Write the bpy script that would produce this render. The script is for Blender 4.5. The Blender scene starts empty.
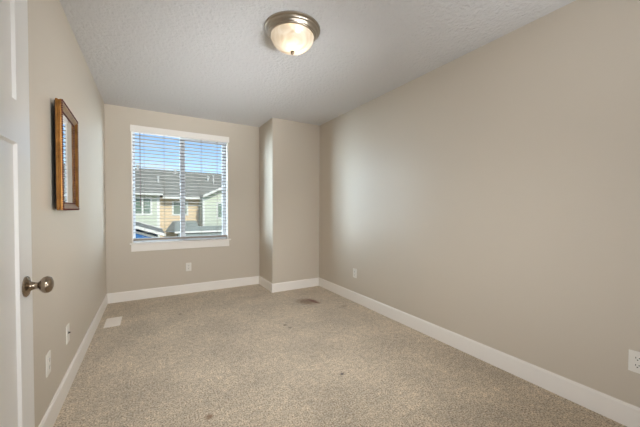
import bpy, bmesh, math, random
from mathutils import Vector, Matrix
random.seed(7)
R = math.radians
sc = bpy.context.scene
COL = sc.collection

# ------------------------------------------------------------------ camera
cam_d = bpy.data.cameras.new('camera'); cam = bpy.data.objects.new('camera', cam_d); COL.objects.link(cam)
cam_d.sensor_width = 36.0
cam_d.lens = 288.85 / 640 * 36
cam_d.shift_y = 1.9 / 640
cam_d.clip_start = 0.02; cam_d.clip_end = 500
EYE = 1.1696
cam.matrix_world = (Matrix.Translation((0, 0, EYE)) @ Matrix.Rotation(-0.53168, 4, 'Z')
                    @ Matrix.Rotation(R(90) - 0.02099, 4, 'X') @ Matrix.Rotation(0.0039, 4, 'Z'))
sc.camera = cam

# ------------------------------------------------------------------ render look
sc.view_settings.view_transform = 'Standard'
sc.view_settings.look = 'None'
sc.view_settings.gamma = 1
sc.view_settings.use_curve_mapping = False
sc.view_settings.exposure = 0.0
sc.cycles.use_denoising = True
sc.cycles.max_bounces = 16
sc.cycles.diffuse_bounces = 10
sc.cycles.glossy_bounces = 6
sc.cycles.transmission_bounces = 10
sc.cycles.transparent_max_bounces = 16
sc.cycles.sample_clamp_indirect = 8
sc.cycles.caustics_reflective = False
sc.cycles.caustics_refractive = False

# ------------------------------------------------------------------ world: clear blue sky with thin cloud
SKY = 0.175
w = bpy.data.worlds.new('sky'); sc.world = w; w.use_nodes = True
nt = w.node_tree; N = nt.nodes; Lk = nt.links
bg = N['Background']
sky = N.new('ShaderNodeTexSky'); sky.sky_type = 'NISHITA'; sky.sun_disc = False
sky.sun_elevation = R(38); sky.sun_rotation = R(200); sky.altitude = 1400
sky.air_density = 1.0; sky.dust_density = 0.4; sky.ozone_density = 2.0
tc = N.new('ShaderNodeTexCoord'); mp = N.new('ShaderNodeMapping'); mp.inputs['Scale'].default_value = (1.5, 1.5, 7)
cn = N.new('ShaderNodeTexNoise'); cn.inputs['Scale'].default_value = 2.2; cn.inputs['Detail'].default_value = 5
cr = N.new('ShaderNodeValToRGB'); cr.color_ramp.elements[0].position = 0.52; cr.color_ramp.elements[1].position = 0.75
mx = N.new('ShaderNodeMix'); mx.data_type = 'RGBA'; mx.inputs['B'].default_value = (6.0, 6.2, 6.4, 1)
Lk.new(tc.outputs['Generated'], mp.inputs['Vector']); Lk.new(mp.outputs['Vector'], cn.inputs['Vector'])
Lk.new(cn.outputs['Fac'], cr.inputs['Fac']); Lk.new(cr.outputs['Color'], mx.inputs['Factor'])
Lk.new(sky.outputs['Color'], mx.inputs['A']); Lk.new(mx.outputs['Result'], bg.inputs['Color'])
bg.inputs['Strength'].default_value = SKY

# ------------------------------------------------------------------ sun, fill panels outside the window, fill lights behind the camera
def light(name, kind, loc, rot, energy, color=(1, 1, 1), **kw):
    d = bpy.data.lights.new(name, kind); d.energy = energy; d.color = color
    for k, v in kw.items(): setattr(d, k, v)
    o = bpy.data.objects.new(name, d); o.location = loc; o.rotation_euler = rot; COL.objects.link(o)
    return o
light('sun', 'SUN', (0, -5, 20), (R(52), 0, R(7)), 3.6, (1.0, 0.95, 0.86), angle=R(0.5))
# added area lights in place of sky beside and above the window, unseen
def fill_panel(loc, power, sx, sy, spread, color=(0.74, 0.88, 1.0)):
    d = Vector((0.4, YB_W, 1.4)) - Vector(loc)
    light('window_fill', 'AREA', loc, d.to_track_quat('-Z', 'Y').to_euler(), power, color, shape='RECTANGLE', size=sx, size_y=sy, spread=R(spread))
YB_W = 4.4
fill_panel((-3.3, 6.9, 1.9), 195, 2.8, 3.0, 75)
fill_panel((4.5, 7.1, 1.9), 135, 2.6, 3.0, 75)
fill_panel((0.4, 8.2, 4.4), 60, 3.0, 2.2, 60)
# added fill panels: one from below as ground bounce, one along the house front
fill_panel((0.6, 7.6, -1.3), 40, 3.4, 2.0, 60, (1.0, 0.97, 0.92))
fill_panel((-3.4, 5.85, 1.5), 46, 2.2, 2.8, 50)
# added unseen fill lights behind the camera to even out the room
def aimed(name, loc, to, power, sx, sy, spread, color):
    light(name, 'AREA', loc, (Vector(to) - Vector(loc)).to_track_quat('-Z', 'Y').to_euler(), power, color, shape='RECTANGLE', size=sx, size_y=sy, spread=R(spread))
HC = (0.94, 0.97, 1.0)
aimed('room_fill', (-0.15, -0.40, 1.20), (2.1, 1.15, 1.0), 9.6, 0.5, 1.7, 82, HC)
aimed('room_fill', (0.9, -0.5, 1.30), (1.0, 4.3, 1.4), 8.6, 2.2, 2.0, 60, HC)
aimed('room_fill', (0.9, -0.45, 2.25), (0.7, 2.4, 0.0), 9.8, 1.6, 0.25, 58, HC)
aimed('room_fill', (1.95, -0.35, 1.5), (-0.47, 2.75, 1.5), 8, 0.4, 1.5, 42, HC)
aimed('room_fill', (1.2, -0.45, 0.9), (0.5, 4.2, 3.0), 5.5, 1.2, 0.3, 32, HC)
aimed('room_fill', (1.5, -0.35, 1.3), (1.7, 0.6, 2.44), 2.6, 0.8, 0.4, 75, HC)

# ------------------------------------------------------------------ materials
def lin(r, g, b):
    f = lambda c: (c / 255 / 12.92) if c / 255 <= 0.04045 else ((c / 255 + 0.055) / 1.055) ** 2.4
    return (f(r), f(g), f(b), 1)
def mat(name, col, rough=0.6, metal=0.0, spec=0.5, bump=None, vary=None, coat=0.0):
    """bump=(scale, strength, distance, detail); vary=(scale, amount) noise in the albedo"""
    m = bpy.data.materials.new(name); m.use_nodes = True
    n = m.node_tree.nodes; l = m.node_tree.links; b = n['Principled BSDF']
    b.inputs['Base Color'].default_value = col
    b.inputs['Roughness'].default_value = rough; b.inputs['Metallic'].default_value = metal
    b.inputs['Specular IOR Level'].default_value = spec; b.inputs['Coat Weight'].default_value = coat
    t = n.new('ShaderNodeTexCoord')
    if vary:
        a = n.new('ShaderNodeTexNoise'); a.inputs['Scale'].default_value = vary[0]; a.inputs['Detail'].default_value = 4
        l.new(t.outputs['Object'], a.inputs['Vector'])
        r = n.new('ShaderNodeMapRange'); r.inputs['To Min'].default_value = 1 - vary[1]; r.inputs['To Max'].default_value = 1 + vary[1]
        r.inputs['From Min'].default_value = 0.3; r.inputs['From Max'].default_value = 0.7
        l.new(a.outputs['Fac'], r.inputs['Value'])
        v = n.new('ShaderNodeVectorMath'); v.operation = 'SCALE'; v.inputs[0].default_value = col[:3]
        l.new(r.outputs['Result'], v.inputs['Scale']); l.new(v.outputs['Vector'], b.inputs['Base Color'])
    if bump:
        a = n.new('ShaderNodeTexNoise'); a.inputs['Scale'].default_value = bump[0]
        a.inputs['Detail'].default_value = bump[3] if len(bump) > 3 else 3
        l.new(t.outputs['Object'], a.inputs['Vector'])
        u = n.new('ShaderNodeBump'); u.inputs['Strength'].default_value = bump[1]; u.inputs['Distance'].default_value = bump[2]
        l.new(a.outputs['Fac'], u.inputs['Height']); l.new(u.outputs['Normal'], b.inputs['Normal'])
    return m

M = {}
M['wall'] = mat('wall_paint', lin(199, 189, 174), 0.42, spec=0.4, bump=(70, 0.12, 0.004))
M['ceiling'] = mat('ceiling_paint', lin(214, 214, 215), 0.85, spec=0.2, bump=(42, 0.9, 0.013, 3))
M['trim'] = mat('trim_paint', lin(238, 233, 226), 0.34, spec=0.5)
M['door'] = mat('door_paint', lin(236, 234, 230), 0.30, spec=0.5)
M['vinyl'] = mat('white_vinyl', lin(226, 230, 236), 0.35)
M['blind'] = mat('taupe_slat_shaded', lin(116, 113, 110), 0.5)  # same taupe as the rail, darkened for the shaded slat undersides
M['rail'] = mat('taupe_rail_lit', lin(152, 144, 135), 0.5)  # same taupe as the slats, lightened for the room-lit front face
M['cord'] = mat('blind_cord', lin(120, 110, 105), 0.8)
M['wand'] = mat('blind_wand', lin(105, 85, 85), 0.35)
M['plate'] = mat('white_plastic', lin(228, 224, 216), 0.3)
M['slot'] = mat('dark_slot', lin(35, 32, 30), 0.6)
M['nickel'] = mat('brushed_nickel', lin(176, 166, 152), 0.3, metal=1.0, bump=(180, 0.08, 0.001))
M['bronze_nickel'] = mat('satin_nickel', lin(158, 142, 124), 0.24, metal=1.0)
M['gold'] = mat('antique_gold', lin(158, 112, 60), 0.30, metal=0.85, bump=(60, 0.3, 0.003), vary=(22, 0.3))
M['gold_side'] = mat('aged_gold', lin(138, 96, 52), 0.45, metal=0.35, bump=(50, 0.3, 0.003), vary=(16, 0.3))
M['bead'] = mat('dark_bead', lin(92, 48, 38), 0.4, metal=0.2, vary=(60, 0.3))
M['backing'] = mat('gap_shade_black', lin(14, 13, 13), 0.8)  # black puts the deep shade of the gap behind into the backing
M['mirror'] = mat('mirror_silver', lin(225, 228, 232), 0.015, metal=1.0)
M['vent'] = mat('vent_enamel', lin(240, 232, 222), 0.4)
M['vent_dark'] = mat('vent_gap', lin(170, 162, 150), 0.7)
M['hinge'] = mat('hinge_steel', lin(150, 142, 130), 0.35, metal=1.0)

def glass_mat():
    m = bpy.data.materials.new('window_glass'); m.use_nodes = True
    n = m.node_tree.nodes; l = m.node_tree.links; n.remove(n['Principled BSDF'])
    tr = n.new('ShaderNodeBsdfTransparent'); tr.inputs['Color'].default_value = (0.93, 0.96, 0.97, 1)
    gl = n.new('ShaderNodeBsdfGlossy'); gl.inputs['Roughness'].default_value = 0.02
    fr = n.new('ShaderNodeFresnel'); fr.inputs['IOR'].default_value = 1.2
    x = n.new('ShaderNodeMixShader'); g = n.new('ShaderNodeNewGeometry')
    k = n.new('ShaderNodeMath'); k.operation = 'SUBTRACT'; k.inputs[0].default_value = 1.0; k.use_clamp = True
    f = n.new('ShaderNodeMath'); f.operation = 'MULTIPLY'
    l.new(g.outputs['Backfacing'], k.inputs[1]); l.new(fr.outputs[0], f.inputs[0]); l.new(k.outputs[0], f.inputs[1])
    l.new(f.outputs[0], x.inputs[0]); l.new(tr.outputs[0], x.inputs[1]); l.new(gl.outputs[0], x.inputs[2])
    l.new(x.outputs[0], n['Material Output'].inputs['Surface'])
    return m
M['glass'] = glass_mat()

def alabaster_mat():
    m = bpy.data.materials.new('alabaster_glass'); m.use_nodes = True
    n = m.node_tree.nodes; l = m.node_tree.links; n.remove(n['Principled BSDF'])
    t = n.new('ShaderNodeTexCoord')
    no = n.new('ShaderNodeTexNoise'); no.inputs['Scale'].default_value = 6; no.inputs['Detail'].default_value = 5
    no.inputs['Distortion'].default_value = 1.6
    r = n.new('ShaderNodeValToRGB')
    r.color_ramp.elements[0].position = 0.38; r.color_ramp.elements[0].color = (0.74, 0.64, 0.50, 1)
    r.color_ramp.elements[1].position = 0.58; r.color_ramp.elements[1].color = (0.97, 0.93, 0.86, 1)
    l.new(t.outputs['Object'], no.inputs['Vector']); l.new(no.outputs['Fac'], r.inputs['Fac'])
    tl = n.new('ShaderNodeBsdfTranslucent'); df = n.new('ShaderNodeBsdfDiffuse')
    l.new(r.outputs['Color'], tl.inputs['Color']); l.new(r.outputs['Color'], df.inputs['Color'])
    tr = n.new('ShaderNodeBsdfTransparent'); gl = n.new('ShaderNodeBsdfGlossy'); gl.inputs['Roughness'].default_value = 0.15
    tr.inputs['Color'].default_value = (1.0, 0.86, 0.68, 1)
    a = n.new('ShaderNodeMixShader'); a.inputs[0].default_value = 0.3
    b = n.new('ShaderNodeMixShader'); b.inputs[0].default_value = 0.22
    c = n.new('ShaderNodeMixShader'); c.inputs[0].default_value = 0.05
    l.new(tl.outputs[0], a.inputs[1]); l.new(df.outputs[0], a.inputs[2])
    l.new(a.outputs[0], b.inputs[1]); l.new(tr.outputs[0], b.inputs[2])
    l.new(b.outputs[0], c.inputs[1]); l.new(gl.outputs[0], c.inputs[2])
    l.new(c.outputs[0], n['Material Output'].inputs['Surface'])
    return m
M['alabaster'] = alabaster_mat()

def carpet_mat():
    m = bpy.data.materials.new('beige_carpet'); m.use_nodes = True
    n = m.node_tree.nodes; l = m.node_tree.links; b = n['Principled BSDF']
    b.inputs['Roughness'].default_value = 0.95; b.inputs['Specular IOR Level'].default_value = 0.1
    b.inputs['Sheen Weight'].default_value = 0.25; b.inputs['Sheen Roughness'].default_value = 0.6
    t = n.new('ShaderNodeTexCoord')
    def noise(scale, detail=2, rough=0.5):
        a = n.new('ShaderNodeTexNoise'); a.inputs['Scale'].default_value = scale
        a.inputs['Detail'].default_value = detail; a.inputs['Roughness'].default_value = rough
        l.new(t.outputs['Object'], a.inputs['Vector']); return a
    def mixc(fac, A, B, mode='MIX'):
        x = n.new('ShaderNodeMix'); x.data_type = 'RGBA'; x.blend_type = mode
        for s, v in (('Factor', fac), ('A', A), ('B', B)):
            if isinstance(v, (tuple, float, int)): x.inputs[s].default_value = v
            else: l.new(v, x.inputs[s])
        return x.outputs['Result']
    fine = noise(112, 3, 0.72)
    r1 = n.new('ShaderNodeValToRGB')
    e = r1.color_ramp.elements
    e[0].position = 0.34; e[0].color = lin(124, 100, 74)
    e[1].position = 0.66; e[1].color = lin(240, 224, 200)
    k = e.new(0.5); k.color = lin(198, 181, 155)
    l.new(fine.outputs['Fac'], r1.inputs['Fac'])
    mid = noise(26, 3, 0.6)
    rm = n.new('ShaderNodeMapRange'); rm.inputs['From Min'].default_value = 0.3; rm.inputs['From Max'].default_value = 0.7
    rm.inputs['To Min'].default_value = 0.80; rm.inputs['To Max'].default_value = 1.18
    l.new(mid.outputs['Fac'], rm.inputs['Value'])
    big = noise(2.6, 3, 0.55)
    rb = n.new('ShaderNodeMapRange'); rb.inputs['From Min'].default_value = 0.35; rb.inputs['From Max'].default_value = 0.65
    rb.inputs['To Min'].default_value = 0.86; rb.inputs['To Max'].default_value = 1.10
    l.new(big.outputs['Fac'], rb.inputs['Value'])
    mu = n.new('ShaderNodeMath'); mu.operation = 'MULTIPLY'
    l.new(rm.outputs['Result'], mu.inputs[0]); l.new(rb.outputs['Result'], mu.inputs[1])
    vs = n.new('ShaderNodeVectorMath'); vs.operation = 'SCALE'
    l.new(r1.outputs['Color'], vs.inputs[0]); l.new(mu.outputs[0], vs.inputs['Scale'])
    col = vs.outputs['Vector']
    sep = n.new('ShaderNodeSeparateXYZ'); l.new(t.outputs['Object'], sep.inputs[0])
    wob = noise(30, 3, 0.6)
    def math_(op, a, b_=None):
        x = n.new('ShaderNodeMath'); x.operation = op
        for i, v in enumerate((a, b_)):
            if v is None: continue
            if isinstance(v, (float, int)): x.inputs[i].default_value = v
            else: l.new(v, x.inputs[i])
        return x.outputs[0]
    def spot(cx, cy, rx, ry, ang, soft, colr, amount):
        c_, s_ = math.cos(ang), math.sin(ang)
        dx = math_('SUBTRACT', sep.outputs['X'], cx); dy = math_('SUBTRACT', sep.outputs['Y'], cy)
        u = math_('DIVIDE', math_('ADD', math_('MULTIPLY', dx, c_), math_('MULTIPLY', dy, s_)), rx)
        v = math_('DIVIDE', math_('SUBTRACT', math_('MULTIPLY', dy, c_), math_('MULTIPLY', dx, s_)), ry)
        d = math_('SQRT', math_('ADD', math_('MULTIPLY', u, u), math_('MULTIPLY', v, v)))
        d = math_('ADD', d, math_('MULTIPLY', math_('SUBTRACT', wob.outputs['Fac'], 0.5), 0.9))
        q = n.new('ShaderNodeMapRange'); q.inputs['From Min'].default_value = 1.0 + soft; q.inputs['From Max'].default_value = 1.0 - soft
        q.inputs['To Min'].default_value = 0; q.inputs['To Max'].default_value = amount
        l.new(d, q.inputs['Value'])
        nonlocal col
        col = mixc(q.outputs['Result'], col, colr)
    # the rust-brown spill by the alcove, and a few small marks
    spot(1.715, 3.22, 0.10, 0.125, 0.6, 0.5, lin(118, 80, 36), 0.8)
    spot(1.785, 3.185, 0.10, 0.030, 1.75, 0.45, lin(112, 56, 14), 1.0)
    spot(1.166, 2.672, 0.017, 0.014, 0, 0.5, lin(74, 52, 28), 0.8)
    spot(1.182, 2.585, 0.015, 0.013, 0, 0.5, lin(70, 56, 40), 0.8)
    spot(1.167, 1.668, 0.015, 0.012, 0.3, 0.5, lin(50, 38, 28), 0.9)
    spot(0.277, 1.693, 0.019, 0.022, 0, 0.5, lin(128, 84, 40), 0.75)
    spot(0.278, 3.535, 0.016, 0.016, 0, 0.5, lin(80, 62, 44), 0.8)
    spot(2.02, 2.85, 0.05, 0.03, 0.5, 0.6, lin(120, 98, 70), 0.4)
    l.new(col, b.inputs['Base Color'])
    hs = math_('ADD', math_('MULTIPLY', fine.outputs['Fac'], 1.0), math_('MULTIPLY', mid.outputs['Fac'], 0.9))
    u = n.new('ShaderNodeBump'); u.inputs['Strength'].default_value = 0.75; u.inputs['Distance'].default_value = 0.012
    l.new(hs, u.inputs['Height']); l.new(u.outputs['Normal'], b.inputs['Normal'])
    return m
M['carpet'] = carpet_mat()

def siding_mat(name, col, pitch=0.13, shake_below=None):
    m = mat(name, col, 0.7, spec=0.2)
    n = m.node_tree.nodes; l = m.node_tree.links; b = n['Principled BSDF']
    t = n.new('ShaderNodeTexCoord'); s = n.new('ShaderNodeSeparateXYZ'); l.new(t.outputs['Object'], s.inputs[0])
    d = n.new('ShaderNodeMath'); d.operation = 'DIVIDE'; d.inputs[1].default_value = pitch
    f = n.new('ShaderNodeMath'); f.operation = 'FRACT'
    l.new(s.outputs['Z'], d.inputs[0]); l.new(d.outputs[0], f.inputs[0])
    u = n.new('ShaderNodeBump'); u.inputs['Strength'].default_value = 0.8; u.inputs['Distance'].default_value = 0.03; u.invert = True
    l.new(f.outputs[0], u.inputs['Height']); l.new(u.outputs['Normal'], b.inputs['Normal'])
    return m
M['sage'] = siding_mat('sage_siding', lin(206, 210, 188))
M['tan'] = siding_mat('tan_siding', lin(228, 202, 164))
M['blue'] = siding_mat('blue_siding', lin(62, 112, 168))
M['grey_siding'] = siding_mat('grey_siding', lin(118, 126, 116))
M['shingle'] = mat('asphalt_shingle', lin(136, 136, 126), 0.9, spec=0.1, bump=(6, 0.6, 0.05), vary=(3, 0.18))
M['shingle_light'] = mat('weathered_shingle', lin(154, 160, 150), 0.9, spec=0.1, bump=(6, 0.6, 0.05), vary=(3, 0.12))
M['ext_white'] = mat('exterior_white', lin(232, 230, 220), 0.6)
M['post'] = mat('slate_post', lin(84, 98, 110), 0.7)
M['ext_pane'] = mat('house_pane', lin(112, 130, 112), 0.12, spec=0.6)
M['lawn'] = mat('dry_grass', lin(150, 146, 112), 0.95, spec=0.1, vary=(0.7, 0.2))
M['pipe'] = mat('vent_pipe_metal', lin(205, 205, 200), 0.5)

# ------------------------------------------------------------------ mesh helpers
def box(bm, a, b):
    x0, y0, z0 = a; x1, y1, z1 = b
    v = [bm.verts.new(p) for p in ((x0,y0,z0),(x1,y0,z0),(x1,y1,z0),(x0,y1,z0),(x0,y0,z1),(x1,y0,z1),(x1,y1,z1),(x0,y1,z1))]
    for f in ((0,3,2,1),(4,5,6,7),(0,1,5,4),(1,2,6,5),(2,3,7,6),(3,0,4,7)):
        bm.faces.new([v[i] for i in f])
def prism(bm, poly, axis, a, b):
    """polygon in the two other axes, extruded along axis ('x','y','z') from a to b"""
    def P(u, v, t):
        return {'x': (t, u, v), 'y': (u, t, v), 'z': (u, v, t)}[axis]
    A = [bm.verts.new(P(u, v, a)) for u, v in poly]; B = [bm.verts.new(P(u, v, b)) for u, v in poly]
    n = len(poly)
    bm.faces.new(A); bm.faces.new(B[::-1])
    for i in range(n): bm.faces.new((A[i], B[i], B[(i+1) % n], A[(i+1) % n]))
def lathe(bm, prof, seg=48, mtx=Matrix()):
    """prof: list of (radius, height) spun round local z, then transformed by mtx"""
    rings = []
    for r, z in prof:
        if r < 1e-6: rings.append([bm.verts.new(mtx @ Vector((0, 0, z)))])
        else: rings.append([bm.verts.new(mtx @ Vector((r*math.cos(2*math.pi*i/seg), r*math.sin(2*math.pi*i/seg), z))) for i in range(seg)])
    for p, q in zip(rings, rings[1:]):
        for i in range(seg):
            j = (i+1) % seg
            if len(p) == 1 and len(q) == 1: continue
            if len(p) == 1: bm.faces.new((p[0], q[i], q[j]))
            elif len(q) == 1: bm.faces.new((p[i], p[j], q[0]))
            else: bm.faces.new((p[i], p[j], q[j], q[i]))
def ball(bm, c, r, sx=1, sy=1, sz=1, u=8, v=6):
    bmesh.ops.create_uvsphere(bm, u_segments=u, v_segments=v, radius=r, matrix=Matrix.Translation(c) @ Matrix.Diagonal((sx, sy, sz, 1)))
def obj(name, bm, m, parent=None, smooth=False, bevel=0, seg=2, loc=None):
    bmesh.ops.recalc_face_normals(bm, faces=bm.faces)
    if loc is not None: bmesh.ops.translate(bm, verts=bm.verts, vec=-Vector(loc))
    me = bpy.data.meshes.new(name); bm.to_mesh(me); bm.free()
    if smooth:
        for p in me.polygons: p.use_smooth = True
    if smooth: me.set_sharp_from_angle(angle=R(38))
    me.materials.append(m)
    o = bpy.data.objects.new(name, me); COL.objects.link(o)
    if loc is not None: o.location = loc
    if parent is not None: o.parent = parent
    if bevel:
        md = o.modifiers.new('bevel', 'BEVEL'); md.width = bevel; md.segments = seg; md.limit_method = 'ANGLE'; md.angle_limit = R(40)
    return o
def boxo(name, a, b, m, parent=None, bevel=0, seg=2):
    bm = bmesh.new(); box(bm, a, b); return obj(name, bm, m, parent, bevel=bevel, seg=seg)
def struct(o): o['kind'] = 'structure'; return o
def thing(name, label, cat, loc=(0, 0, 0), rotz=0, group=None):
    o = bpy.data.objects.new(name, None); COL.objects.link(o); o.empty_display_size = 0.1
    o.location = loc; o.rotation_euler = (0, 0, rotz); o['label'] = label; o['category'] = cat
    if group: o['group'] = group
    return o
def tag(o, label, cat, group=None):
    o['label'] = label; o['category'] = cat
    if group: o['group'] = group
    return o

# ------------------------------------------------------------------ room shell
H = 2.44; T = 0.14
XL, YB, XJ, YJ, XR, YN = -0.469, 4.370, 1.473, 3.811, 2.230, -0.60
struct(boxo('floor', (XL - T, YN - T, -0.12), (XR + T, YB + T, 0), M['carpet']))
struct(boxo('ceiling', (XL - T, YN - T, H), (XR + T, YB + T, H + 0.15), M['ceiling']))
# left wall, with the doorway behind the open door
DY0, DY1, DH = -0.245, 0.575, 2.045
bm = bmesh.new()
box(bm, (XL - T, YN - T, 0), (XL, DY0, H)); box(bm, (XL - T, DY1, 0), (XL, YB + T, H)); box(bm, (XL - T, DY0, DH), (XL, DY1, H))
struct(obj('wall_left', bm, M['wall']))
struct(boxo('wall_right', (XR, YN - T, 0), (XR + T, YJ + T, H), M['wall']))
struct(boxo('wall_near', (XL, YN - T, 0), (XR, YN, H), M['wall']))
bm = bmesh.new()
prism(bm, [(XJ, YJ), (XR, YJ), (XR, YJ + T), (XJ + T, YJ + T), (XJ + T, YB + T), (XJ, YB + T)], 'z', 0, H)
struct(obj('wall_alcove', bm, M['wall']))
# back wall round the window opening
WX0, WX1, WZ0, WZ1 = -0.202, 0.996, 0.730, 2.190
bm = bmesh.new()
box(bm, (XL, YB, 0), (WX0, YB + T, H)); box(bm, (WX1, YB, 0), (XJ, YB + T, H))
box(bm, (WX0, YB, 0), (WX1, YB + T, WZ0)); box(bm, (WX0, YB, WZ1), (WX1, YB + T, H))
struct(obj('wall_back', bm, M['wall']))

# baseboards
BH, BT = 0.124, 0.0125
def base_prof(): return [(0, 0), (BT, 0), (BT, BH - 0.012), (BT - 0.006, BH), (0, BH)]
def baseboard(name, p0, p1, nrm, m0=0, m1=0):
    """profile swept from p0 to p1 along a wall, nrm points into the room; m0/m1 lengthen per unit depth (mitres)"""
    d = (Vector(p1) - Vector(p0)).normalized(); n = Vector(nrm); bm = bmesh.new(); rows = []
    for p, s in ((Vector(p0), -m0), (Vector(p1), m1)):
        rows.append([bm.verts.new((p + n*o + d*(s*o)).to_3d() + Vector((0, 0, z))) for o, z in base_prof()])
    k = len(rows[0])
    for i in range(k): bm.faces.new((rows[0][i], rows[1][i], rows[1][(i+1) % k], rows[0][(i+1) % k]))
    bm.faces.new(rows[0]); bm.faces.new(rows[1][::-1])
    return struct(obj(name, bm, M['trim']))
baseboard('baseboard_left', (XL, DY1 + 0.065), (XL, YB), (1, 0), 0, -1)
baseboard('baseboard_back', (XL, YB), (XJ, YB), (0, -1), -1, -1)
baseboard('baseboard_corner', (XJ, YB), (XJ, YJ), (-1, 0), -1, 1)
baseboard('baseboard_alcove', (XJ, YJ), (XR, YJ), (0, -1), 1, -1)
baseboard('baseboard_right', (XR, YJ), (XR, YN), (-1, 0), -1, -1)
baseboard('baseboard_near', (XR, YN), (XL, YN), (0, 1), -1, -1)

# ------------------------------------------------------------------ window
win = struct(bpy.data.objects.new('window_1', None)); COL.objects.link(win); win.location = (0.397, YB, WZ0)
wl = win.location
def wbox(name, a, b, m, parent=win, bevel=0.0):
    off = Vector(wl)
    return boxo(name, tuple(Vector(a) - off), tuple(Vector(b) - off), m, parent, bevel=bevel)
def wobj(name, bm, m, parent=win, bevel=0.0, smooth=False):
    bmesh.ops.translate(bm, verts=bm.verts, vec=-Vector(wl))
    return obj(name, bm, m, parent, bevel=bevel, smooth=smooth)
# white painted return inside the opening
bm = bmesh.new()
JT = 0.012
box(bm, (WX0, YB - 0.002, WZ0), (WX0 + JT, YB + 0.09, WZ1)); box(bm, (WX1 - JT, YB - 0.002, WZ0), (WX1, YB + 0.09, WZ1))
box(bm, (WX0 + JT, YB - 0.002, WZ1 - JT), (WX1 - JT, YB + 0.09, WZ1))
wobj('jamb', bm, M['trim'])
wbox('head_casing', (-0.210, YB - 0.019, 2.143), (1.008, YB, 2.224), M['trim'], bevel=0.002)
bm = bmesh.new()
box(bm, (-0.226, YB - 0.038, 0.712), (1.026, YB, 0.730)); box(bm, (WX0, YB, 0.712), (WX1, YB + 0.09, 0.7301))
wobj('stool', bm, M['trim'], bevel=0.003)
wbox('apron', (-0.210, YB - 0.017, 0.622), (1.006, YB, 0.712), M['trim'], bevel=0.002)
# vinyl frame and sashes
FY0, FY1 = YB + 0.085, YB + T
bm = bmesh.new()
fx0, fx1, fz0, fz1 = WX0, WX1, WZ0, WZ1
fw = 0.026
box(bm, (fx0, FY0, fz0), (fx0 + fw, FY1, fz1)); box(bm, (fx1 - fw, FY0, fz0), (fx1, FY1, fz1))
box(bm, (fx0 + fw, FY0, fz0), (fx1 - fw, FY1, fz0 + fw)); box(bm, (fx0 + fw, FY0, fz1 - fw), (fx1 - fw, FY1, fz1))
wobj('window_frame', bm, M['vinyl'], bevel=0.002)
def sash(x0, x1, y0, y1, wl_, wr_, wt, wb):
    z0, z1 = fz0 + fw, fz1 - fw
    bm = bmesh.new()
    box(bm, (x0, y0, z0), (x0 + wl_, y1, z1)); box(bm, (x1 - wr_, y0, z0), (x1, y1, z1))
    box(bm, (x0 + wl_, y0, z0), (x1 - wr_, y1, z0 + wb)); box(bm, (x0 + wl_, y0, z1 - wt), (x1 - wr_, y1, z1))
    s = wobj('sash', bm, M['vinyl'], bevel=0.002)
    ym = (y0 + y1) / 2
    bm = bmesh.new(); box(bm, (x0 + wl_, ym - 0.002, z0 + wb), (x1 - wr_, ym + 0.002, z1 - wt))
    wobj('pane', bm, M['glass'], s)
sash(fx0 + fw, 0.425, YB + 0.112, YB + 0.132, 0.010, 0.058, 0.008, 0.020)
sash(0.363, fx1 - fw, YB + 0.088, YB + 0.110, 0.062, 0.042, 0.044, 0.026)

# blind: taupe slats, rail, cords and wand hanging in the window
blind = thing('window_blind', 'open taupe horizontal slatted blind hanging inside the window', 'blind', (0.397, YB + 0.036, WZ0))
def bobj(name, bm, m, parent=blind, smooth=False, bevel=0.0):
    bmesh.ops.translate(bm, verts=bm.verts, vec=-Vector(blind.location))
    return obj(name, bm, m, parent, smooth=smooth, bevel=bevel)
bx0, bx1 = WX0 + 0.016, WX1 - 0.016; by = YB + 0.036
bm = bmesh.new(); box(bm, (bx0, by - 0.026, 2.150), (bx1, by + 0.028, 2.176)); bobj('headrail', bm, M['trim'], bevel=0.003)
bm = bmesh.new()
z = 2.066 + 0.0447
while z > 0.815:
    v0 = []; v1 = []
    K = 5
    for i in range(K + 1):
        t = i / K * 2 - 1
        yy = by + 0.025*t; zz = z + 0.0025*(1 - t*t) - 0.0015*t
        v0.append((yy, zz + 0.0013)); v1.append((yy, zz - 0.0013))
    prism(bm, v0 + v1[::-1], 'x', bx0, bx1)
    z -= 0.0447
bobj('slats', bm, M['blind'])
bm = bmesh.new(); box(bm, (bx0, by - 0.026, 0.757), (bx1, by + 0.026, 0.786)); bobj('bottom_rail', bm, M['rail'], bevel=0.004)
for x in (-0.062, 0.167, 0.631, 0.847):
    bm = bmesh.new()
    for yy in (by - 0.0265, by + 0.0265): box(bm, (x - 0.0011, yy - 0.0008, 0.78), (x + 0.0011, yy + 0.0008, 2.152))
    bobj('ladder_cord', bm, M['cord'])
bm = bmesh.new(); lathe(bm, [(0, 2.15), (0.003, 2.15), (0.003, 2.12), (0.0042, 2.115), (0.0042, 1.26), (0.006, 1.25), (0.006, 1.21), (0, 1.205)], 10,
                        Matrix.Translation((-0.106, by - 0.036, 0)))
bobj('tilt_wand', bm, M['wand'], smooth=True)
bm = bmesh.new(); box(bm, (-0.112, by - 0.040, 2.140), (-0.100, by - 0.024, 2.158)); bobj('wand_hook', bm, M['trim'])

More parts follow.
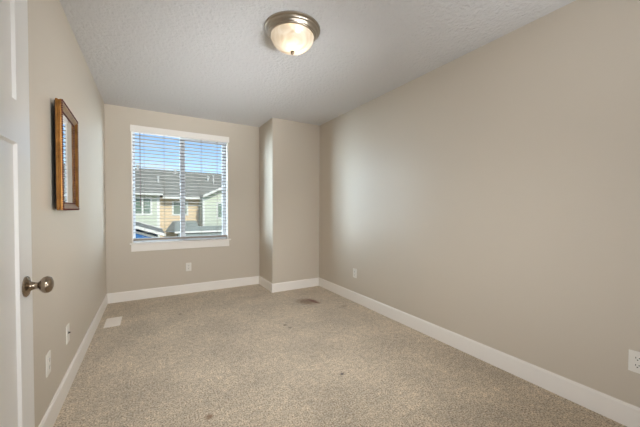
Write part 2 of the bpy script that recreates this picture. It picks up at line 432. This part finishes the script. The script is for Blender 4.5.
# ------------------------------------------------------------------ door, opened back against the left wall
door = struct(bpy.data.objects.new('door_1', None)); COL.objects.link(door); door.location = (-0.36, 0.59, 0)
door.rotation_euler = (0, 0, 0)
DW, DTK = 0.797, 0.035          # local +y along the leaf, x=0 the face to the room
def frame_prism(bm, y0, y1, z0, z1, x, dpt, inset):
    """sloped sticking round a recessed panel, and the flat panel itself"""
    o = [(y0, z0), (y1, z0), (y1, z1), (y0, z1)]
    i = [(y0+inset, z0+inset), (y1-inset, z0+inset), (y1-inset, z1-inset), (y0+inset, z1-inset)]
    O = [bm.verts.new((x, a, b)) for a, b in o]; I = [bm.verts.new((x - dpt, a, b)) for a, b in i]
    for k in range(4): bm.faces.new((O[k], O[(k+1) % 4], I[(k+1) % 4], I[k]))
    bm.faces.new(I)
def door_leaf():
    bm = bmesh.new()
    z0, z1 = 0.014, 2.03
    s = 0.112
    ys = [0, s, DW/2 - s/2, DW/2 + s/2, DW - s, DW]
    zs = [z0, 0.24, 1.375, 1.508, z1 - s, z1]
    for X, sg in ((0.0, 1), (-DTK, -1)):
        rects = []
        rects += [(ys[0], ys[1], z0, z1), (ys[4], ys[5], z0, z1)]
        rects += [(ys[1], ys[4], zs[0], zs[1]), (ys[1], ys[4], zs[2], zs[3]), (ys[1], ys[4], zs[4], zs[5]), (ys[2], ys[3], zs[1], zs[2])]
        for a, b, c, d in rects:
            bm.faces.new([bm.verts.new((X, u, v)) for u, v in ((a, c), (b, c), (b, d), (a, d))])
        for a, b, c, d in ((ys[1], ys[4], zs[3], zs[4]), (ys[1], ys[2], zs[1], zs[2]), (ys[3], ys[4], zs[1], zs[2])):
            frame_prism(bm, a, b, c, d, X, 0.008*sg, 0.007)
    e = [(0, z0), (DW, z0), (DW, z1), (0, z1)]
    for k in range(4):
        a, b = e[k], e[(k+1) % 4]
        bm.faces.new([bm.verts.new(p) for p in ((0, *a), (0, *b), (-DTK, *b), (-DTK, *a))])
    bmesh.ops.remove_doubles(bm, verts=bm.verts, dist=1e-5)
    return bm
obj('door_leaf', door_leaf(), M['door'], door)
def knob(parent, sgn):
    x0 = 0.0 if sgn > 0 else -DTK
    mt = Matrix.Translation((x0, DW - 0.063, 0.908)) @ Matrix.Rotation(R(90)*sgn, 4, 'Y')
    bm = bmesh.new()
    lathe(bm, [(0, 0), (0.034, 0), (0.0345, 0.003), (0.032, 0.006), (0.024, 0.0085), (0.0165, 0.012), (0.013, 0.018), (0.0115, 0.024), (0, 0.024)], 40, mt)
    r = obj('rosette', bm, M['bronze_nickel'], parent, smooth=True)
    bm = bmesh.new()
    lathe(bm, [(0.0, 0.022), (0.0112, 0.022), (0.0105, 0.030), (0.0125, 0.034), (0.020, 0.038), (0.0258, 0.044), (0.0285, 0.051), (0.0280, 0.058), (0.0235, 0.0645), (0.014, 0.0685), (0, 0.070)], 40, mt)
    obj('knob', bm, M['bronze_nickel'], r, smooth=True)
knob(door, 1); knob(door, -1)
bm = bmesh.new(); box(bm, (-DTK + 0.004, DW - 0.0005, 0.88), (-0.004, DW + 0.001, 0.937)); obj('latch_plate', bm, M['bronze_nickel'], door)
for hz in (0.25, 1.05, 1.80):
    bm = bmesh.new()
    lathe(bm, [(0, 0), (0.006, 0), (0.006, 0.09), (0, 0.09)], 12, Matrix.Translation((-DTK - 0.006, -0.008, hz)))
    box(bm, (-DTK, -0.004, hz), (-0.004, 0.0, hz + 0.09))
    obj('hinge', bm, M['hinge'], door)
# doorway casing and jamb
bm = bmesh.new()
cw, ct = 0.06, 0.016
box(bm, (XL, DY1, 0), (XL + ct, DY1 + cw, DH + cw)); box(bm, (XL, DY0 - cw, 0), (XL + ct, DY0, DH + cw)); box(bm, (XL, DY0, DH), (XL + ct, DY1, DH + cw))
struct(obj('trim_1', bm, M['trim'], bevel=0.002))
# short piece of hall beyond the doorway
hx = XL - T - 1.1
struct(boxo('floor_hall', (hx, DY0 - 0.5, -0.12), (XL - T, DY1 + 0.5, 0), M['carpet']))
struct(boxo('ceiling_hall', (hx, DY0 - 0.5, H), (XL - T, DY1 + 0.5, H + 0.15), M['ceiling']))
bm = bmesh.new()
box(bm, (hx - T, DY0 - 0.5 - T, 0), (hx, DY1 + 0.5 + T, H)); box(bm, (hx, DY0 - 0.5 - T, 0), (XL - T, DY0 - 0.5, H)); box(bm, (hx, DY1 + 0.5, 0), (XL - T, DY1 + 0.5 + T, H))
struct(obj('wall_hall', bm, M['wall']))

# ------------------------------------------------------------------ mirror on the left wall
MW, MH, MD = 0.510, 0.615, 0.031
mirror = thing('wall_mirror', 'rectangular mirror in an antique gold beaded frame on the left wall', 'mirror', (XL + 0.0225, 2.112, 1.160), R(1.95))
# local: +y along the wall, +z up, +x into the room; back of frame at x=0
def ring_frame(bm, prof, w_, h_):
    """prof: (inset, x) rows swept round the rectangle with mitred corners"""
    rings = []
    for ins, x in prof:
        rings.append([bm.verts.new((x, a, b)) for a, b in ((ins, ins), (w_-ins, ins), (w_-ins, h_-ins), (ins, h_-ins))])
    for p, q in zip(rings, rings[1:] + rings[:1]):
        for i in range(4): bm.faces.new((p[i], p[(i+1) % 4], q[(i+1) % 4], q[i]))
bm = bmesh.new()
ring_frame(bm, [(0.004, 0.0), (0.0, 0.003), (0.0, 0.011), (0.003, 0.014), (0.003, 0.019), (0.0, 0.022), (0.001, MD - 0.003), (0.005, MD - 0.002), (0.010, MD), (0.016, MD - 0.002),
                (0.024, MD - 0.008), (0.034, MD - 0.014), (0.040, MD - 0.015), (0.044, MD - 0.017), (0.044, 0.004), (0.044, 0.0)], MW, MH)
obj('frame', bm, M['gold'], mirror)
def beads(name, ins, x, r, step):
    bm = bmesh.new()
    def line(a, b):
        n = max(1, int((Vector(b) - Vector(a)).length / step))
        for i in range(n):
            p = Vector(a).lerp(Vector(b), (i + 0.5) / n); ball(bm, p, r, u=7, v=5)
    c = [(x, ins, ins), (x, MW-ins, ins), (x, MW-ins, MH-ins), (x, ins, MH-ins)]
    for i in range(4): line(c[i], c[(i+1) % 4])
    return obj(name, bm, M['bead'], mirror, smooth=True)
beads('outer_beading', 0.003, MD - 0.0015, 0.0052, 0.0125)
beads('inner_beading', 0.042, MD - 0.0155, 0.0040, 0.0110)
boxo('mirror_glass', (0.012, 0.040, 0.040), (0.0145, MW - 0.040, MH - 0.040), M['mirror'], mirror)
boxo('backing_board', (-0.004, 0.010, 0.010), (0.003, MW - 0.010, MH - 0.010), M['backing'], mirror)

# ------------------------------------------------------------------ ceiling light
lamp = thing('ceiling_light', 'round flush ceiling light, nickel pan with glowing alabaster glass bowl', 'ceiling light', (0.877, 1.886, H))
bm = bmesh.new()
lathe(bm, [(0, 0), (0.1955, 0), (0.1965, -0.002), (0.1965, -0.009), (0.194, -0.0115), (0.186, -0.0125), (0.184, -0.014), (0.183, -0.022), (0.180, -0.0265), (0.173, -0.029),
           (0.1715, -0.031), (0.1705, -0.038), (0.167, -0.043), (0.161, -0.0445), (0.160, -0.046), (0.1595, -0.050), (0.156, -0.053), (0.1525, -0.053), (0.1525, -0.03), (0.0, -0.03)], 96)
obj('pan', bm, M['nickel'], lamp, smooth=True)
bm = bmesh.new()
pr = []
for i in range(17):
    a = i / 16 * R(90)
    pr.append((0.1515*math.cos(a), -0.050 - 0.103*math.sin(a)))
lathe(bm, pr, 64)
obj('glass_bowl', bm, M['alabaster'], lamp, smooth=True)
bm = bmesh.new()
lathe(bm, [(0, -0.151), (0.011, -0.151), (0.0145, -0.154), (0.0145, -0.157), (0.011, -0.160), (0.0085, -0.162), (0.0105, -0.166), (0.008, -0.172), (0.0, -0.174)], 24)
obj('finial', bm, M['bronze_nickel'], lamp, smooth=True)
for k, (dx, dy) in enumerate(((-0.020, -0.030), (0.048, -0.005))):
    d = bpy.data.lights.new('bulb_light', 'POINT'); d.energy = 0.4; d.color = (1.0, 0.86, 0.68); d.shadow_soft_size = 0.026
    o = bpy.data.objects.new('bulb_light', d); COL.objects.link(o); o.parent = lamp; o.location = (dx, dy, -0.092)

# ------------------------------------------------------------------ outlets
def plate_thing(name, label, loc, facing, kind, group=None):
    """local: x right, z up, y=0 the wall, -y into the room"""
    t = thing(name, label, 'outlet' if kind != 'coax' else 'cable plate', loc, facing, group)
    boxo('cover_plate', (-0.035, -0.006, -0.0575), (0.035, 0.0, 0.0575), M['plate'], t, bevel=0.0025)
    if kind == 'duplex':
        for s in (-1, 1):
            bm = bmesh.new()
            prism(bm, [(0.0165*math.cos(a)*1.0, s*0.0193 + max(-0.0135, min(0.0135, 0.0165*math.sin(a)))) for a in [2*math.pi*i/24 for i in range(24)]], 'y', -0.0078, -0.005)
            r = obj('receptacle', bm, M['plate'], t)
            bm = bmesh.new()
            box(bm, (-0.0080, -0.0083, s*0.0193 + 0.000), (-0.0052, -0.0076, s*0.0193 + 0.0085))
            box(bm, (0.0050, -0.0083, s*0.0193 + 0.001), (0.0078, -0.0076, s*0.0193 + 0.0080))
            lathe(bm, [(0, 0), (0.0030, 0), (0.0030, 0.0007), (0, 0.0007)], 12, Matrix.Translation((0, -0.0076, s*0.0193 - 0.0065)) @ Matrix.Rotation(R(90), 4, 'X'))
            obj('slots', bm, M['slot'], r)
        bm = bmesh.new(); lathe(bm, [(0, 0), (0.003, 0), (0.002, 0.0012), (0, 0.0014)], 12, Matrix.Translation((0, -0.006, 0)) @ Matrix.Rotation(R(90), 4, 'X'))
        obj('screw', bm, M['plate'], t)
    else:
        bm = bmesh.new()
        mt = Matrix.Translation((0, -0.005, 0.006)) @ Matrix.Rotation(R(90), 4, 'X')
        lathe(bm, [(0, 0), (0.0075, 0), (0.0075, 0.003), (0.0048, 0.003), (0.0048, 0.011), (0, 0.011)], 16, mt)
        obj('cable_jack', bm, M['slot'], t)
        for s in (-1, 1):
            bm = bmesh.new(); lathe(bm, [(0, 0), (0.003, 0), (0.002, 0.0012), (0, 0.0014)], 12, Matrix.Translation((0, -0.006, s*0.042)) @ Matrix.Rotation(R(90), 4, 'X'))
            obj('screw', bm, M['plate'], t)
    return t
OZ = 0.3635
plate_thing('wall_outlet', 'white duplex outlet on the back wall under the window', (0.455, YB, OZ), 0, 'duplex')
plate_thing('wall_outlet', 'white duplex outlet on the long right wall near the far alcove corner', (XR, 2.911, OZ), R(-90), 'duplex')
plate_thing('wall_outlet', 'white duplex outlet on the right wall, cut by the right picture edge', (XR, 0.451, OZ), R(-90), 'duplex')
plate_thing('wall_outlet', 'white duplex outlet low on the left wall, nearest the open door', (XL, 2.012, 0.355), R(90), 'duplex')
plate_thing('cable_plate', 'white cable plate with one dark round jack low on the left wall', (XL, 2.428, 0.357), R(90), 'coax')

# ------------------------------------------------------------------ floor register
vent = thing('floor_register', 'white metal heating register set in the carpet by the left wall', 'vent', (-0.335, 3.617, 0.0))
bm = bmesh.new()
w2, l2 = 0.068, 0.134
for a, b in (((-w2, -l2), (w2, -l2 + 0.014)), ((-w2, l2 - 0.014), (w2, l2)), ((-w2, -l2 + 0.014), (-w2 + 0.014, l2 - 0.014)), ((w2 - 0.014, -l2 + 0.014), (w2, l2 - 0.014))):
    box(bm, (*a, 0.0), (*b, 0.007))
obj('register_frame', bm, M['vent'], vent, bevel=0.0015)
bm = bmesh.new()
y = -l2 + 0.018
while y < l2 - 0.018:
    box(bm, (-w2 + 0.014, y, 0.002), (w2 - 0.014, y + 0.0060, 0.006)); y += 0.0092
box(bm, (-0.002, -l2 + 0.014, 0.002), (0.002, l2 - 0.014, 0.0063))
obj('grille', bm, M['vent'], vent)
boxo('damper', (-w2 + 0.012, -l2 + 0.012, 0.0002), (w2 - 0.012, l2 - 0.012, 0.0015), M['vent_dark'], vent)

# ------------------------------------------------------------------ outside: ground and neighbouring houses
G = -3.0
ground = struct(boxo('ground', (-60, YB + 1.5, G - 0.3), (70, 90, G), M['lawn']))
def house(name, label, loc): return thing(name, label, 'house', loc)
def part(name, parent, m, fn):
    bm = bmesh.new(); fn(bm); bmesh.ops.translate(bm, verts=bm.verts, vec=-Vector(parent.location)); return obj(name, bm, m, parent)
def pwin(parent, x0, x1, z0, z1, y, tw=0.13, mull=(), sill=True):
    """trimmed house window facing the room (towards -y)"""
    def tr(bm):
        box(bm, (x0, y - 0.06, z0 - tw), (x1, y, z0)); box(bm, (x0, y - 0.06, z1), (x1, y, z1 + tw))
        box(bm, (x0 - tw, y - 0.06, z0 - tw), (x0, y, z1 + tw)); box(bm, (x1, y - 0.06, z0 - tw), (x1 + tw, y, z1 + tw))
        for m_ in mull: box(bm, (m_ - tw/2, y - 0.06, z0), (m_ + tw/2, y, z1))
    t = part('window_trim', parent, M['ext_white'], tr)
    bm = bmesh.new(); box(bm, (x0, y - 0.02, z0), (x1, y - 0.002, z1)); bmesh.ops.translate(bm, verts=bm.verts, vec=-Vector(parent.location))
    obj('pane', bm, M['ext_pane'], t)
def slab(bm, pts, th):
    """roof plane through 4 points (eave l, eave r, ridge r, ridge l), thickness th downwards"""
    a = [bm.verts.new(p) for p in pts]; b = [bm.verts.new(Vector(p) - Vector((0, 0, th))) for p in pts]
    n = len(pts)
    bm.faces.new(a); bm.faces.new(b[::-1])
    for i in range(n): bm.faces.new((a[i], b[i], b[(i+1) % n], a[(i+1) % n]))
def pipe(parent, x, y, z0, z1, r=0.06):
    part('vent_pipe', parent, M['pipe'], lambda bm: lathe(bm, [(0, z0), (r, z0), (r, z1), (r*1.5, z1), (r*1.5, z1 + 0.1), (0, z1 + 0.12)], 12, Matrix.Translation((x, y, 0))))

# sage row house at the left, long grey roof
hA = house('row_house', 'pale sage green house with a white corner board, left of the tan one', (-3.0, 26.0, G))
part('wall', hA, M['sage'], lambda bm: box(bm, (-9, 26.0, G), (0.64, 34, 2.35)))
part('corner_board', hA, M['ext_white'], lambda bm: box(bm, (0.46, 25.95, G), (0.66, 26.0, 2.2)))
pwin(hA, -1.9, 0.02, 0.80, 2.00, 26.0, 0.12, mull=(-0.50,))
part('roof', hA, M['shingle'], lambda bm: slab(bm, [(-9.4, 25.5, 2.33), (0.86, 25.5, 2.33), (0.86, 30, 4.72), (-9.4, 30, 4.72)], 0.12))
part('roof', hA, M['shingle'], lambda bm: slab(bm, [(-9.4, 34.5, 2.33), (0.86, 34.5, 2.33), (0.86, 30, 4.72), (-9.4, 30, 4.72)], 0.12))
part('gutter', hA, M['ext_white'], lambda bm: box(bm, (-9.4, 25.4, 2.20), (0.86, 25.5, 2.34)))
part('gable', hA, M['sage'], lambda bm: prism(bm, [(26.2, 2.35), (33.8, 2.35), (30, 4.5)], 'x', 0.50, 0.62))
pipe(hA, 0.6, 27.4, 3.1, 3.75); pipe(hA, -0.9, 29.6, 4.3, 4.85, 0.09)
# tan row house in the middle
hB = house('row_house', 'tan sided house between the two sage ones, with one white trimmed window', (2.2, 26.4, G))
part('wall', hB, M['tan'], lambda bm: box(bm, (0.66, 26.4, G), (3.55, 34, 2.10)))
pwin(hB, 1.66, 2.62, 0.74, 1.70, 26.4, 0.13)
part('roof', hB, M['shingle'], lambda bm: slab(bm, [(0.87, 25.75, 2.10), (3.58, 25.75, 2.10), (3.58, 30, 4.70), (0.87, 30, 4.70)], 0.12))
part('roof', hB, M['shingle'], lambda bm: slab(bm, [(0.87, 34.5, 2.10), (3.58, 34.5, 2.10), (3.58, 30, 4.70), (0.87, 30, 4.70)], 0.12))
part('gutter', hB, M['ext_white'], lambda bm: box(bm, (0.87, 25.65, 1.96), (3.58, 25.75, 2.12)))
pipe(hB, 2.0, 29.5, 4.2, 4.6, 0.09)
# sage gabled house at the right
hC = house('row_house', 'sage house with a white raked gable, right of the tan one', (6.4, 24.6, G))
def gable(bm): prism(bm, [(3.62, G), (10.6, G), (10.6, 2.05), (7.1, 3.80), (3.62, 2.05)], 'y', 24.6, 26.9)
part('wall', hC, M['sage'], gable)
part('corner_board', hC, M['ext_white'], lambda bm: box(bm, (3.61, 24.55, G), (3.76, 24.6, 2.0)))
pwin(hC, 4.78, 6.4, 0.50, 1.60, 24.6, 0.13, mull=(5.6,))
part('roof', hC, M['shingle'], lambda bm: prism(bm, [(3.60, 2.24), (7.1, 3.99), (10.9, 2.08), (10.9, 1.96), (7.1, 3.87), (3.60, 2.12)], 'y', 24.22, 25.70))
part('roof', hC, M['shingle'], lambda bm: prism(bm, [(3.64, 2.26), (7.1, 3.99), (10.9, 2.08), (10.9, 1.96), (7.1, 3.87), (3.64, 2.14)], 'y', 25.70, 28.4))
part('roof', hC, M['shingle'], lambda bm: slab(bm, [(3.62, 25.75, 2.10), (10.9, 25.75, 2.10), (10.9, 30, 4.70), (3.62, 30, 4.70)], 0.12))
part('roof', hC, M['shingle'], lambda bm: slab(bm, [(3.62, 34.5, 2.10), (10.9, 34.5, 2.10), (10.9, 30, 4.70), (3.62, 30, 4.70)], 0.12))
pipe(hC, 5.05, 28.0, 3.3, 4.2, 0.05); pipe(hC, 4.65, 28.4, 3.7, 4.1, 0.08)
part('rake_board', hC, M['ext_white'], lambda bm: prism(bm, [(3.59, 2.25), (7.1, 4.01), (10.92, 2.09), (10.92, 1.90), (7.1, 3.82), (3.59, 2.06)], 'y', 24.15, 24.22))
# low hipped garage in front of them
hD = house('garage', 'low garage with hipped grey roof and white gutter below the tan house', (4.5, 24.0, G))
part('wall', hD, M['grey_siding'], lambda bm: box(bm, (1.75, 23.3, G), (10.5, 24.1, -0.5)))
part('roof', hD, M['shingle_light'], lambda bm: slab(bm, [(1.49, 22.9, -0.46), (10.9, 22.9, -0.46), (10.9, 24.1, -0.16), (3.24, 24.1, -0.16), (3.24, 25.6, 0.215), (1.76, 25.6, 0.215)], 0.06))
part('hip_face', hD, M['shingle'], lambda bm: slab(bm, [(1.49, 22.9, -0.46), (1.76, 25.6, 0.215), (1.55, 26.0, 0.17), (1.02, 26.0, -0.62)], 0.06))  # darker shingle puts the shade of this left-facing slope into its colour
part('gutter', hD, M['ext_white'], lambda bm: box(bm, (1.49, 22.8, -0.58), (10.9, 22.9, -0.42)))
part('entry_roof', hD, M['ext_white'], lambda bm: box(bm, (1.7, 21.9, -0.88), (10.9, 22.0, -0.78)))
part('entry_shingles', hD, M['shingle_light'], lambda bm: slab(bm, [(1.7, 22.0, -0.78), (10.9, 22.0, -0.78), (10.9, 23.28, -0.60), (1.7, 23.28, -0.60)], 0.05))
# blue building with low raked roof, nearest
hE = house('shed', 'blue sided building with white raked roof edges, lowest at left', (-3, 15.8, G))
k = -0.345
def rk(x, z0=0.30): return z0 + k * x
part('wall', hE, M['blue'], lambda bm: prism(bm, [(-5.0, G), (0.30, G), (0.30, rk(0.30, 0.02)), (-5.0, rk(-5.0, 0.02))], 'y', 14.3, 17.4))
part('roof', hE, M['shingle'], lambda bm: prism(bm, [(-5.5, rk(-5.5, 0.28)), (0.55, rk(0.55, 0.28)), (0.55, rk(0.55, 0.16)), (-5.5, rk(-5.5, 0.16))], 'y', 14.05, 17.6))
part('rake_board', hE, M['ext_white'], lambda bm: prism(bm, [(-5.5, rk(-5.5, 0.30)), (0.57, rk(0.57, 0.30)), (0.57, rk(0.57, 0.18)), (-5.5, rk(-5.5, 0.18))], 'y', 14.0, 14.05))
part('rake_board', hE, M['ext_white'], lambda bm: prism(bm, [(-5.5, rk(-5.5, 0.32)), (0.57, rk(0.57, 0.32)), (0.57, rk(0.57, 0.20)), (-5.5, rk(-5.5, 0.20))], 'y', 17.6, 17.65))
part('frieze_board', hE, M['ext_white'], lambda bm: prism(bm, [(-5.0, rk(-5.0, 0.06)), (0.30, rk(0.30, 0.06)), (0.30, rk(0.30, -0.04)), (-5.0, rk(-5.0, -0.04))], 'y', 14.26, 14.3))
